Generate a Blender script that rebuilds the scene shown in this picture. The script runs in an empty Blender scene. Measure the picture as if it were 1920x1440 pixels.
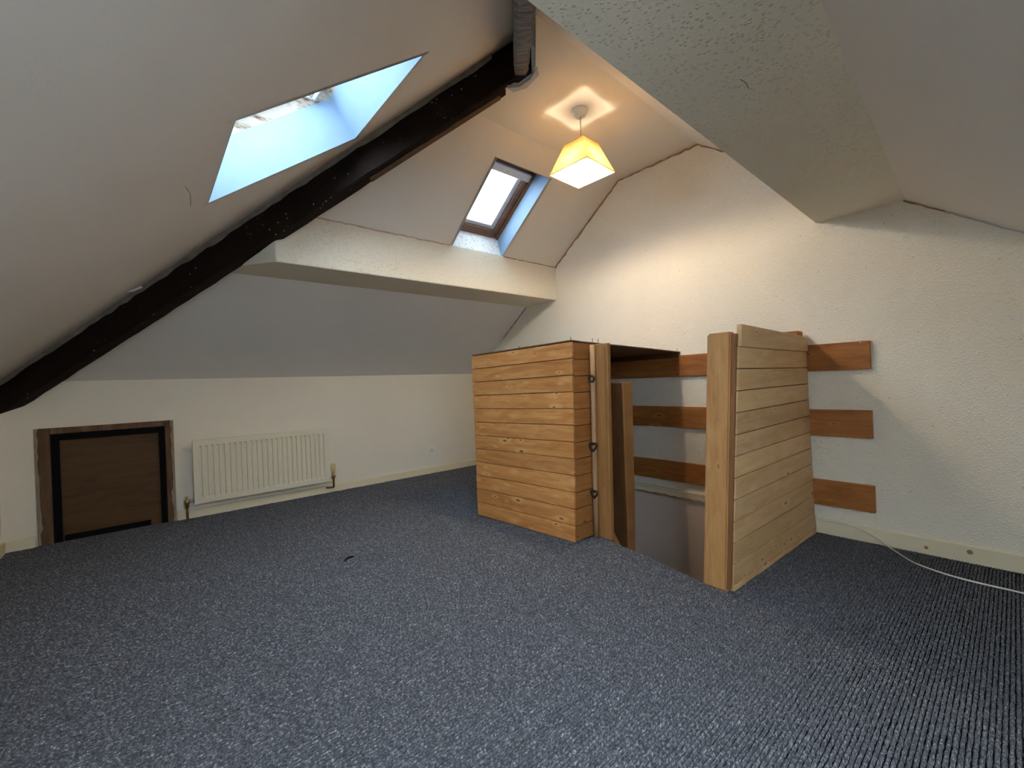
import bpy, bmesh, math, random
import numpy as np
from mathutils import Vector, Matrix, noise as mnoise

random.seed(7)
SC = bpy.context.scene
COL = SC.collection

# ------------------------------------------------------------------ camera
# room axes: X along the knee wall (towards the gable), Y across the room, Z up; camera 0.9 m above the carpet
cam_data = bpy.data.cameras.new('camera')
cam = bpy.data.objects.new('camera', cam_data)
COL.objects.link(cam)
R_RIGHT = Vector((0.7610, -0.6477, -0.0373))
R_DOWN = Vector((-0.0306, 0.0217, -0.9993))
R_FWD = Vector((0.6490, 0.7608, -0.0034))
f_ = R_FWD.normalized()
r_ = (R_RIGHT - f_ * R_RIGHT.dot(f_)).normalized()
u_ = r_.cross(f_)
cam.matrix_world = Matrix(((r_.x, u_.x, -f_.x, 0.0), (r_.y, u_.y, -f_.y, 0.0), (r_.z, u_.z, -f_.z, 0.9), (0, 0, 0, 1)))
cam_data.sensor_width = 36.0
cam_data.lens = 806.7 / 1920 * 36.0
cam_data.clip_start = 0.02
SC.camera = cam

# ------------------------------------------------------------------ sky and exposure
SKY_STRENGTH = 8.2
SKY_COLOR = (0.73, 0.87, 1.0, 1)
BULB_STRENGTH = 540.0
EXPOSURE = 1.05
world = bpy.data.worlds.new('overcast_sky')
SC.world = world
world.use_nodes = True
bg = world.node_tree.nodes['Background']
bg.inputs[0].default_value = SKY_COLOR
bg.inputs[1].default_value = SKY_STRENGTH
vs = SC.view_settings
vs.view_transform = 'Standard'
vs.look = 'None'
vs.gamma = 1.0
vs.exposure = EXPOSURE
vs.use_curve_mapping = False
SC.cycles.max_bounces = 14
SC.cycles.diffuse_bounces = 10
SC.cycles.transparent_max_bounces = 12
SC.cycles.caustics_reflective = False
SC.cycles.caustics_refractive = False
SC.cycles.sample_clamp_indirect = 8.0

# ------------------------------------------------------------------ helpers
def tag(o, label=None, cat=None, group=None, kind=None):
    if label: o['label'] = label
    if cat: o['category'] = cat
    if group: o['group'] = group
    if kind: o['kind'] = kind
    return o

def empty(name, loc=(0, 0, 0)):
    o = bpy.data.objects.new(name, None)
    o.empty_display_size = 0.05
    o.location = loc
    COL.objects.link(o)
    return o

def obj(name, verts, faces, mat, parent=None, smooth=False, bevel=0.0, seg=1):
    """one mesh object; verts are in room coordinates, the origin moves to the mesh's own centre"""
    me = bpy.data.meshes.new(name)
    bm = bmesh.new()
    vv = [bm.verts.new(v) for v in verts]
    for f in faces:
        try: bm.faces.new([vv[i] for i in f])
        except ValueError: pass
    return finish(name, bm, mat, parent, smooth, bevel, seg, me)

def finish(name, bm, mat, parent=None, smooth=False, bevel=0.0, seg=1, me=None):
    if me is None: me = bpy.data.meshes.new(name)
    bmesh.ops.recalc_face_normals(bm, faces=bm.faces)
    if bevel > 0:
        es = [e for e in bm.edges if len(e.link_faces) == 2 and e.calc_face_angle(0) > 0.5]
        bmesh.ops.bevel(bm, geom=es, offset=bevel, segments=seg, affect='EDGES', clamp_overlap=True)
    bm.verts.ensure_lookup_table()
    xs = [v.co for v in bm.verts]
    lo = Vector((min(v.x for v in xs), min(v.y for v in xs), min(v.z for v in xs)))
    hi = Vector((max(v.x for v in xs), max(v.y for v in xs), max(v.z for v in xs)))
    c = Vector(((lo.x + hi.x) / 2, (lo.y + hi.y) / 2, lo.z))
    for v in bm.verts: v.co -= c
    for f in bm.faces: f.smooth = smooth
    bm.to_mesh(me); bm.free()
    me.materials.append(mat)
    o = bpy.data.objects.new(name, me)
    COL.objects.link(o)
    if parent is not None:
        o.parent = parent
        base = Vector((0, 0, 0)); p = parent
        while p is not None:
            base += p.location; p = p.parent
        o.location = c - base
    else:
        o.location = c
    return o

HEXF = [(0, 3, 2, 1), (4, 5, 6, 7), (0, 1, 5, 4), (1, 2, 6, 5), (2, 3, 7, 6), (3, 0, 4, 7)]
def hexa(name, p, mat, parent=None, bevel=0.0, seg=1):
    """p: 4 bottom corners then 4 top corners"""
    return obj(name, p, HEXF, mat, parent, bevel=bevel, seg=seg)

def boxpts(x0, x1, y0, y1, z0, z1):
    return [(x0, y0, z0), (x1, y0, z0), (x1, y1, z0), (x0, y1, z0), (x0, y0, z1), (x1, y0, z1), (x1, y1, z1), (x0, y1, z1)]

def box(name, x0, x1, y0, y1, z0, z1, mat, parent=None, bevel=0.0, seg=1):
    return hexa(name, boxpts(x0, x1, y0, y1, z0, z1), mat, parent, bevel, seg)

def add_hexa(bm, p):
    v = [bm.verts.new(q) for q in p]
    for f in HEXF: bm.faces.new([v[i] for i in f])

def add_tube(bm, pts, rad, n=10, caps=True):
    pts = [Vector(p) for p in pts]
    rads = rad if isinstance(rad, (list, tuple)) else [rad] * len(pts)
    rings = []
    t0 = (pts[1] - pts[0]).normalized()
    a = t0.orthogonal().normalized()
    for i, p in enumerate(pts):
        if i == 0: t = (pts[1] - pts[0])
        elif i == len(pts) - 1: t = (pts[-1] - pts[-2])
        else: t = (pts[i + 1] - pts[i - 1])
        t.normalize()
        a = (a - t * a.dot(t)).normalized()
        b = t.cross(a)
        rings.append([bm.verts.new(p + (a * math.cos(2 * math.pi * k / n) + b * math.sin(2 * math.pi * k / n)) * rads[i]) for k in range(n)])
    for i in range(len(rings) - 1):
        for k in range(n):
            bm.faces.new((rings[i][k], rings[i][(k + 1) % n], rings[i + 1][(k + 1) % n], rings[i + 1][k]))
    if caps:
        bm.faces.new(rings[0][::-1]); bm.faces.new(rings[-1])

def tube(name, pts, rad, mat, parent=None, n=10, smooth=True):
    bm = bmesh.new(); add_tube(bm, pts, rad, n)
    return finish(name, bm, mat, parent, smooth)

def catmull(pts, n=8):
    P = [Vector(p) for p in pts]; P = [2 * P[0] - P[1]] + P + [2 * P[-1] - P[-2]]
    out = []
    for i in range(1, len(P) - 2):
        for k in range(n):
            t = k / n
            out.append(0.5 * ((2 * P[i]) + (P[i + 1] - P[i - 1]) * t + (2 * P[i - 1] - 5 * P[i] + 4 * P[i + 1] - P[i + 2]) * t * t + (3 * P[i] - P[i - 1] - 3 * P[i + 1] + P[i + 2]) * t ** 3))
    out.append(P[-2])
    return out

def lathe(name, prof, centre, mat, parent=None, n=32, axis=(0, 0, 1)):
    """prof: (radius, height) list along the axis"""
    bm = bmesh.new(); rings = []
    q = Vector((0, 0, 1)).rotation_difference(Vector(axis))
    for r, h in prof:
        rings.append([bm.verts.new(Vector(centre) + q @ Vector((r * math.cos(2 * math.pi * k / n), r * math.sin(2 * math.pi * k / n), h))) for k in range(n)])
    for i in range(len(rings) - 1):
        for k in range(n):
            bm.faces.new((rings[i][k], rings[i][(k + 1) % n], rings[i + 1][(k + 1) % n], rings[i + 1][k]))
    bm.faces.new(rings[0][::-1]); bm.faces.new(rings[-1])
    return finish(name, bm, mat, parent, True)

def lerp(a, b, t): return a + (b - a) * t

# ------------------------------------------------------------------ materials
class NT:
    def __init__(self, name, rough=0.8, spec=0.3):
        self.m = bpy.data.materials.new(name)
        self.m.use_nodes = True
        self.t = self.m.node_tree
        self.b = self.t.nodes['Principled BSDF']
        self.b.inputs['Roughness'].default_value = rough
        self.b.inputs['Specular IOR Level'].default_value = spec
    def n(self, typ, **kw):
        nd = self.t.nodes.new(typ)
        ins = kw.pop('ins', {})
        for k, v in kw.items(): setattr(nd, k, v)
        for k, v in ins.items():
            if isinstance(v, bpy.types.NodeSocket): self.t.links.new(v, nd.inputs[k])
            else: nd.inputs[k].default_value = v
        return nd
    def link(self, a, b): self.t.links.new(a, b)
    def coords(self, scale=(1, 1, 1), rand=True, loc=(0, 0, 0)):
        """room-position coordinates, shifted per object when rand"""
        g = self.n('ShaderNodeNewGeometry')
        mp = self.n('ShaderNodeMapping', ins={'Vector': g.outputs['Position'], 'Scale': scale, 'Location': loc})
        if not rand: return mp.outputs[0]
        oi = self.n('ShaderNodeObjectInfo')
        mul = self.n('ShaderNodeMath', operation='MULTIPLY', ins={0: oi.outputs['Random'], 1: 37.0})
        ad = self.n('ShaderNodeVectorMath', operation='ADD', ins={0: mp.outputs[0], 1: mul.outputs[0]})
        return ad.outputs[0]
    def noise(self, vec, scale, detail=3, rough=0.55):
        return self.n('ShaderNodeTexNoise', ins={'Vector': vec, 'Scale': scale, 'Detail': detail, 'Roughness': rough}).outputs['Fac']
    def ramp(self, fac, stops):
        r = self.n('ShaderNodeValToRGB', ins={'Fac': fac})
        e = r.color_ramp.elements
        while len(e) < len(stops): e.new(0.5)
        for i, (p, c) in enumerate(stops):
            e[i].position = p
            e[i].color = c if len(c) == 4 else (*c, 1)
        return r.outputs['Color']
    def mix(self, fac, a, b, mode='MIX'):
        m = self.n('ShaderNodeMix', data_type='RGBA', blend_type=mode)
        for k, v in ((0, fac), (6, a), (7, b)):
            if isinstance(v, bpy.types.NodeSocket): self.link(v, m.inputs[k])
            else: m.inputs[k].default_value = v if not isinstance(v, tuple) or len(v) == 4 else (*v, 1)
        return m.outputs[2]
    def color(self, c):
        if isinstance(c, bpy.types.NodeSocket): self.link(c, self.b.inputs['Base Color'])
        else: self.b.inputs['Base Color'].default_value = (*c, 1)
    def bump(self, h, strength=0.3, dist=0.002, normal=None):
        bp = self.n('ShaderNodeBump', ins={'Height': h, 'Strength': strength, 'Distance': dist})
        if normal is not None: self.link(normal, bp.inputs['Normal'])
        self.link(bp.outputs[0], self.b.inputs['Normal'])
        return bp.outputs[0]
    def math(self, op, a, b=0.0):
        return self.n('ShaderNodeMath', operation=op, ins={0: a, 1: b}).outputs[0]

def m_plain(name, c, rough=0.5, metal=0.0, spec=0.4, wear=0.06):
    t = NT(name, rough, spec)
    n = t.noise(t.coords(), 18, 4)
    t.color(t.mix(n, tuple(v * (1 - wear) for v in c), tuple(min(1, v * (1 + wear)) for v in c)))
    t.b.inputs['Metallic'].default_value = metal
    return t.m

def m_plaster(name, c, dirt=(0.35, 0.32, 0.27), amount=0.15, bump=0.25):
    t = NT(name, 0.9, 0.15)
    v = t.coords(rand=False)
    big = t.noise(v, 2.2, 4)
    col = t.mix(big, tuple(x * 0.95 for x in c), tuple(min(1, x * 1.04) for x in c))
    spots = t.ramp(t.noise(v, 26, 3), [(0.70, (0, 0, 0)), (0.82, (1, 1, 1))])
    col = t.mix(t.math('MULTIPLY', spots, amount), col, dirt)
    t.color(col)
    t.bump(t.noise(v, 60, 4), bump, 0.003)
    return t.m

def m_woodchip(name, c, chip=1.0):
    t = NT(name, 0.95, 0.03)
    v = t.coords(rand=False)
    wv = t.noise(v, 30, 2)
    vo = t.n('ShaderNodeTexVoronoi', feature='F1', ins={'Vector': v, 'Scale': 95.0, 'Randomness': 1.0})
    chips = t.ramp(vo.outputs['Distance'], [(0.16, (1, 1, 1)), (0.42, (0, 0, 0))])
    sel = t.ramp(t.n('ShaderNodeSeparateColor', ins={0: vo.outputs['Color']}).outputs[0], [(0.45, (0, 0, 0)), (0.5, (1, 1, 1))])
    h = t.math('MULTIPLY', chips, sel)
    h2 = t.math('ADD', h, t.math('MULTIPLY', t.noise(v, 110, 3), 0.7))
    big = t.noise(v, 1.6, 4)
    col = t.mix(big, tuple(x * 0.95 for x in c), tuple(min(1, x * 1.03) for x in c))
    vs_ = t.n('ShaderNodeTexVoronoi', feature='F1', ins={'Vector': v, 'Scale': 15.0})
    speck = t.ramp(vs_.outputs['Distance'], [(0.035, (1, 1, 1)), (0.075, (0, 0, 0))])
    col = t.mix(t.math('MULTIPLY', speck, 0.5), col, (0.33, 0.28, 0.2))
    t.color(col)
    t.bump(h2, 0.42 * chip, 0.0028)
    return t.m

def m_pine(name, base, dark, light, axis='Y', normal='X', knot=(0.085, 0.036, 0.012), rough=0.5, knots=1.0, var=0.20):
    """varnished pine boards; axis = grain direction, normal = direction the face looks"""
    t = NT(name, rough, 0.3)
    def sc(al, ac):
        d = {'X': ac, 'Y': ac, 'Z': ac}; d[axis] = al
        if normal != axis: d[normal] = 0.0
        return (d['X'], d['Y'], d['Z'])
    v = t.coords(sc(1.2, 16))
    wob = t.noise(t.coords(sc(2.0, 6)), 1.5, 2)
    off = t.math('MULTIPLY', wob, 1.8)
    vv = t.n('ShaderNodeVectorMath', operation='ADD', ins={0: v, 1: t.n('ShaderNodeCombineXYZ', ins={0: off, 1: off, 2: off}).outputs[0]}).outputs[0]
    g1 = t.noise(vv, 1.6, 5, 0.6)
    g2 = t.noise(t.coords(sc(2.5, 150)), 1.0, 3, 0.6)
    col = t.ramp(g1, [(0.28, dark), (0.48, base), (0.74, light)])
    lines = t.ramp(g2, [(0.42, (1, 1, 1)), (0.58, (0, 0, 0))])
    col = t.mix(t.math('MULTIPLY', lines, 0.35), col, dark)
    blot = t.noise(t.coords(sc(5, 7)), 1.0, 3)
    col = t.mix(t.math('MULTIPLY', blot, 0.35), col, light)
    for s_, shift, th_ in ((1.0, 0.0, 0.22), (1.8, 5.3, 0.45)):
        kv = t.coords(sc(4.2 * s_, 11.0 * s_), loc=(shift, shift, shift))
        vo = t.n('ShaderNodeTexVoronoi', feature='F1', ins={'Vector': kv, 'Scale': 1.0, 'Randomness': 1.0})
        sel = t.ramp(t.n('ShaderNodeSeparateColor', ins={0: vo.outputs['Color']}).outputs[1], [(th_, (0, 0, 0)), (th_ + 0.02, (1, 1, 1))])
        core = t.math('MULTIPLY', t.ramp(vo.outputs['Distance'], [(0.05, (1, 1, 1)), (0.11, (0, 0, 0))]), sel)
        halo = t.math('MULTIPLY', t.ramp(vo.outputs['Distance'], [(0.12, (1, 1, 1)), (0.30, (0, 0, 0))]), sel)
        col = t.mix(t.math('MULTIPLY', halo, 0.75 * knots), col, light)
        col = t.mix(t.math('MULTIPLY', core, 0.9 * knots), col, knot)
    oi = t.n('ShaderNodeObjectInfo')
    br = t.math('ADD', t.math('MULTIPLY', oi.outputs['Random'], var), 1.0 - var / 2)
    col = t.mix(1.0, col, t.n('ShaderNodeCombineColor', ins={0: br, 1: br, 2: br}).outputs[0], 'MULTIPLY')
    t.color(col)
    t.bump(g2, 0.12, 0.0008)
    return t.m

M = {}
M['slope'] = m_plaster('painted_slope_plaster', (0.80, 0.775, 0.74), amount=0.10)
M['flat'] = m_plaster('painted_flat_plaster', (0.82, 0.785, 0.73), amount=0.10)
M['knee'] = m_plaster('cream_wall_paint', (0.84, 0.78, 0.67), amount=0.12, bump=0.35)
M['woodchip'] = m_woodchip('cream_woodchip_paper', (0.85, 0.80, 0.70), 1.5)
M['woodchip_beam'] = m_woodchip('woodchip_paper_on_casing', (0.80, 0.755, 0.64), 1.9)
M['well'] = m_plaster('stairwell_plaster', (0.80, 0.665, 0.585), amount=0.25)
M['skirting'] = m_plaster('chipped_cream_gloss', (0.82, 0.735, 0.54), dirt=(0.30, 0.20, 0.10), amount=0.6, bump=0.15)
M['reveal'] = m_plain('reveal_sky_tinted', (0.225, 0.325, 0.455), 0.6)  # blue skylight tint and dimming put into the board colour
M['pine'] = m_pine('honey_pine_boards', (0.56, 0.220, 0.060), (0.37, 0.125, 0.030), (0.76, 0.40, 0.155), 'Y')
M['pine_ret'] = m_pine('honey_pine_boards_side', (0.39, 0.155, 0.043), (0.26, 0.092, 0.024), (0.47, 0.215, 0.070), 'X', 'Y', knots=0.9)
M['pine_pale'] = m_pine('pale_pine_boards', (0.59, 0.37, 0.175), (0.45, 0.26, 0.11), (0.70, 0.47, 0.25), 'X', 'Y', knots=0.9)
M['pine_post'] = m_pine('worn_pine_post', (0.46, 0.22, 0.080), (0.32, 0.138, 0.046), (0.57, 0.31, 0.125), 'Z', knots=0.7)
M['pine_jamb'] = m_pine('pine_door_jamb', (0.34, 0.160, 0.052), (0.24, 0.102, 0.030), (0.41, 0.21, 0.078), 'Z', knots=0.35)
M['rail'] = m_pine('orange_pine_rail', (0.345, 0.130, 0.036), (0.215, 0.072, 0.018), (0.47, 0.20, 0.062), 'Y', knots=1.0)
M['pine_dark'] = m_pine('shade_and_backing_pine', (0.105, 0.048, 0.018), (0.06, 0.026, 0.01), (0.15, 0.07, 0.03), 'Z', knots=0.3)  # screen face carries shade in its colour; backing boards share it
M['cane'] = m_pine('bare_round_cane', (0.44, 0.27, 0.14), (0.31, 0.17, 0.08), (0.55, 0.36, 0.21), 'Z', knots=0.2, rough=0.6)
M['strip'] = m_pine('reddish_edging_strip', (0.22, 0.09, 0.035), (0.12, 0.045, 0.018), (0.32, 0.15, 0.06), 'Z', knots=0.2)
M['hatch'] = m_pine('stained_hatch_board', (0.098, 0.044, 0.015), (0.060, 0.025, 0.009), (0.125, 0.060, 0.022), 'X', 'Y', knots=0.3, rough=0.6)
M['hatch_frame'] = m_pine('worn_hatch_frame', (0.125, 0.058, 0.024), (0.07, 0.03, 0.013), (0.22, 0.14, 0.085), 'Z', 'Y', knots=0.3, rough=0.7)
M['sash'] = m_pine('brown_window_sash', (0.24, 0.13, 0.085), (0.13, 0.065, 0.04), (0.33, 0.20, 0.14), 'Y', knots=0.1)
M['seal'] = m_plain('black_foam_seal', (0.006, 0.006, 0.007), 0.9, spec=0.1)
M['white_metal'] = m_plain('white_enamelled_metal', (0.78, 0.79, 0.80), 0.35)
M['grey_metal'] = m_plain('grey_glazing_bead', (0.62, 0.64, 0.66), 0.4)
M['plastic'] = m_plain('white_plastic', (0.80, 0.79, 0.76), 0.35)
M['dark_hole'] = m_plain('dark_slots', (0.02, 0.02, 0.02), 0.6)
M['enamel'] = m_plain('cream_radiator_enamel', (0.80, 0.745, 0.60), 0.35, wear=0.03)
M['ivory'] = m_plain('yellowed_ivory_plastic', (0.66, 0.54, 0.28), 0.4)
M['brass'] = m_plain('aged_brass', (0.42, 0.30, 0.12), 0.4, metal=0.8)
M['chrome'] = m_plain('dull_chrome', (0.5, 0.48, 0.46), 0.3, metal=0.9)
M['pipe'] = m_plain('tarnished_copper_pipe', (0.16, 0.09, 0.06), 0.5, metal=0.5)
M['iron'] = m_plain('dark_iron', (0.045, 0.03, 0.024), 0.5, metal=0.4)
M['cable'] = m_plain('white_cable_sheath', (0.74, 0.71, 0.64), 0.45)
M['crack'] = m_plain('brown_peeling_paper', (0.36, 0.22, 0.13), 0.9, wear=0.4)
M['crack_pink'] = m_plain('pinkish_bare_plaster', (0.55, 0.42, 0.32), 0.9, wear=0.3)
M['patch'] = m_plain('grey_filler', (0.50, 0.50, 0.52), 0.9)
M['plaster_edge'] = m_plain('grubby_plaster_edge', (0.30, 0.24, 0.18), 0.9, wear=0.4)
M['flex'] = m_plain('grey_lamp_flex', (0.40, 0.36, 0.28), 0.5)
M['debris'] = m_plain('black_fluff', (0.01, 0.01, 0.012), 0.9)
M['hair'] = m_plain('dark_bristle', (0.10, 0.09, 0.075), 0.8)

def m_black_beam():
    t = NT('black_painted_timber', 0.8, 0.15)
    v = t.coords(rand=False)
    n = t.noise(v, 14, 5)
    col = t.mix(n, (0.006, 0.004, 0.003), (0.022, 0.012, 0.008))
    vo = t.n('ShaderNodeTexVoronoi', feature='F1', ins={'Vector': v, 'Scale': 30.0})
    sp = t.ramp(vo.outputs['Distance'], [(0.10, (1, 1, 1)), (0.16, (0, 0, 0))])
    cl = t.ramp(t.noise(v, 4.5, 2), [(0.52, (0, 0, 0)), (0.62, (1, 1, 1))])
    col = t.mix(t.math('MULTIPLY', t.math('MULTIPLY', sp, cl), 0.8), col, (0.45, 0.42, 0.38))
    t.color(col)
    t.bump(t.noise(v, 40, 5), 0.5, 0.006)
    return t.m
M['black'] = m_black_beam()

def m_grey_beam():
    t = NT('grey_painted_timber', 0.8, 0.2)
    v = t.coords(rand=False)
    st = t.coords((8, 8, 60), rand=False)
    n = t.noise(st, 1.5, 4)
    col = t.ramp(n, [(0.35, (0.045, 0.036, 0.03)), (0.5, (0.13, 0.112, 0.10)), (0.7, (0.20, 0.185, 0.17))])
    t.color(col)
    t.bump(n, 0.7, 0.006)
    return t.m
M['grey'] = m_grey_beam()
M['brown_edge'] = m_plain('brown_bare_timber', (0.11, 0.06, 0.03), 0.8, wear=0.5)
M['fillet'] = m_plain('smeared_dirty_plaster', (0.24, 0.21, 0.175), 0.9, wear=0.6)

def m_carpet():
    t = NT('ribbed_blue_grey_carpet', 0.95, 0.08)
    v = t.coords((0.8, 1.3, 0.6), rand=False)
    n1 = t.noise(v, 170, 3, 0.75)
    n2 = t.noise(v, 45, 2, 0.6)
    n3 = t.noise(v, 3.0, 3)
    col = t.ramp(n1, [(0.33, (0.038, 0.041, 0.051)), (0.47, (0.094, 0.098, 0.114)), (0.59, (0.215, 0.222, 0.250)), (0.68, (0.58, 0.59, 0.64))])
    col = t.mix(t.math('MULTIPLY', n2, 0.4), col, (0.03, 0.03, 0.036))
    col = t.mix(t.math('MULTIPLY', n3, 0.25), col, (0.07, 0.064, 0.066))
    t.color(col)
    return t.m
M['carpet'] = m_carpet()
M['carpet_groove_shade'] = m_plain('painted_groove_shade', (0.012, 0.012, 0.015), 0.95, spec=0.05)  # shade between the ribs put into the groove colour

def m_sill():
    t = NT('marbled_sill_paper', 0.7, 0.3)
    v = t.coords(rand=False)
    t.color(t.ramp(t.noise(v, 60, 4, 0.7), [(0.40, (0.80, 0.80, 0.79)), (0.56, (0.72, 0.73, 0.72)), (0.64, (0.42, 0.46, 0.48))]))
    return t.m
M['sill'] = m_sill()

def m_stained_frame():
    t = NT('flaking_white_window_frame', 0.8, 0.2)
    v = t.coords((3, 10, 10), rand=False)
    n = t.noise(v, 3.0, 5, 0.65)
    t.color(t.ramp(n, [(0.35, (0.10, 0.045, 0.02)), (0.44, (0.28, 0.23, 0.18)), (0.53, (0.40, 0.375, 0.335)), (0.66, (0.36, 0.33, 0.28)), (0.73, (0.19, 0.12, 0.07))]))
    t.bump(n, 0.5, 0.003)
    return t.m
M['stained'] = m_stained_frame()

def m_glass():
    m = bpy.data.materials.new('window_glass'); m.use_nodes = True
    t = m.node_tree; t.nodes.remove(t.nodes['Principled BSDF'])
    tr = t.nodes.new('ShaderNodeBsdfTransparent'); tr.inputs[0].default_value = (0.95, 0.97, 0.97, 1)
    gl = t.nodes.new('ShaderNodeBsdfGlossy'); gl.inputs['Roughness'].default_value = 0.02
    lw = t.nodes.new('ShaderNodeLayerWeight'); lw.inputs['Blend'].default_value = 0.5
    pw = t.nodes.new('ShaderNodeMath'); pw.operation = 'POWER'; pw.inputs[1].default_value = 5.0
    t.links.new(lw.outputs['Facing'], pw.inputs[0])
    fr = t.nodes.new('ShaderNodeMath'); fr.operation = 'MULTIPLY_ADD'; fr.inputs[1].default_value = 0.9; fr.inputs[2].default_value = 0.04
    t.links.new(pw.outputs[0], fr.inputs[0])
    mx = t.nodes.new('ShaderNodeMixShader')
    t.links.new(fr.outputs[0], mx.inputs[0]); t.links.new(tr.outputs[0], mx.inputs[1]); t.links.new(gl.outputs[0], mx.inputs[2])
    t.links.new(mx.outputs[0], t.nodes['Material Output'].inputs[0])
    return m
M['glass'] = m_glass()

def m_shade():
    m = bpy.data.materials.new('woven_fabric_shade'); m.use_nodes = True
    t = m.node_tree; t.nodes.remove(t.nodes['Principled BSDF'])
    g = t.nodes.new('ShaderNodeNewGeometry')
    n = t.nodes.new('ShaderNodeTexNoise'); n.inputs['Scale'].default_value = 1.0; n.inputs['Detail'].default_value = 2
    mp = t.nodes.new('ShaderNodeMapping'); mp.inputs['Scale'].default_value = (420, 420, 90)
    t.links.new(g.outputs['Position'], mp.inputs[0]); t.links.new(mp.outputs[0], n.inputs['Vector'])
    rp = t.nodes.new('ShaderNodeValToRGB')
    rp.color_ramp.elements[0].position = 0.3; rp.color_ramp.elements[0].color = (0.44, 0.27, 0.085, 1)
    rp.color_ramp.elements[1].position = 0.7; rp.color_ramp.elements[1].color = (0.64, 0.43, 0.16, 1)
    t.links.new(n.outputs['Fac'], rp.inputs[0])
    d = t.nodes.new('ShaderNodeBsdfDiffuse'); tl = t.nodes.new('ShaderNodeBsdfTranslucent')
    t.links.new(rp.outputs[0], d.inputs[0]); t.links.new(rp.outputs[0], tl.inputs[0])
    mx = t.nodes.new('ShaderNodeMixShader'); mx.inputs[0].default_value = 0.17
    t.links.new(d.outputs[0], mx.inputs[1]); t.links.new(tl.outputs[0], mx.inputs[2])
    t.links.new(mx.outputs[0], t.nodes['Material Output'].inputs[0])
    return m
M['shade'] = m_shade()

def m_bulb():
    m = bpy.data.materials.new('lit_bulb'); m.use_nodes = True
    t = m.node_tree; t.nodes.remove(t.nodes['Principled BSDF'])
    e = t.nodes.new('ShaderNodeEmission'); e.inputs[0].default_value = (1.0, 0.83, 0.60, 1); e.inputs[1].default_value = BULB_STRENGTH
    t.links.new(e.outputs[0], t.nodes['Material Output'].inputs[0])
    return m
M['bulb'] = m_bulb()

# ------------------------------------------------------------------ room shape
XG = 2.86          # gable wall face
XH = -0.675        # hip-end wall face
YK = 3.94          # left knee wall face
ZK = 1.015         # knee wall height
ZF = 2.45          # flat ceiling
S1 = 0.733         # left slope pitch (rises towards -Y)
S2 = 0.765         # hip slope pitch (rises towards +X)
S3 = 0.717         # right slope pitch (rises towards +Y)
X0 = -0.66
def zl(y): return ZK + S1 * (YK - y)                   # left slope
def zh(x): return ZK + S2 * (x - X0)                   # hip slope
def yr(z, x): return 0.335 + (z - 1.722) / S3 - 0.042 * (XG - x)   # right slope: y at height z
def zr(x, y): return 1.722 + S3 * (y - 0.335 + 0.042 * (XG - x))
def hip_x(y): return X0 + S1 / S2 * (YK - y)           # plan line of the left hip
def hip_y(x): return YK - S2 / S1 * (x - X0)

# ---- floor, stairwell
floor_me = []
HOLE = [(1.955, 1.52), (1.815, 0.86)]
def hole_x(y):
    """front edge of the stairwell opening"""
    if y > 1.60: return 2.02
    return lerp(1.815, 1.975, (y - 0.86) / (1.60 - 0.86))
bm = bmesh.new()
WY0, WY1 = 0.80, 2.40   # stairwell opening in Y
def slab(p):
    add_hexa(bm, [(x, y, -0.06) for x, y in p] + [(x, y, -0.0125) for x, y in p])
slab([(-0.75, -1.0), (XG + 0.02, -1.0), (XG + 0.02, WY0), (-0.75, WY0)])
slab([(-0.75, WY1), (XG + 0.02, WY1), (XG + 0.02, 4.05), (-0.75, 4.05)])
slab([(-0.75, WY0), (hole_x(WY0), WY0), (hole_x(1.6), 1.6), (-0.75, 1.6)])
slab([(-0.75, 1.6), (2.02, 1.6), (2.02, WY1), (-0.75, WY1)])
floor = finish('floor', bm, M['carpet'])
tag(floor, 'dark blue-grey ribbed carpet covering the whole attic floor', kind='structure')

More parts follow.
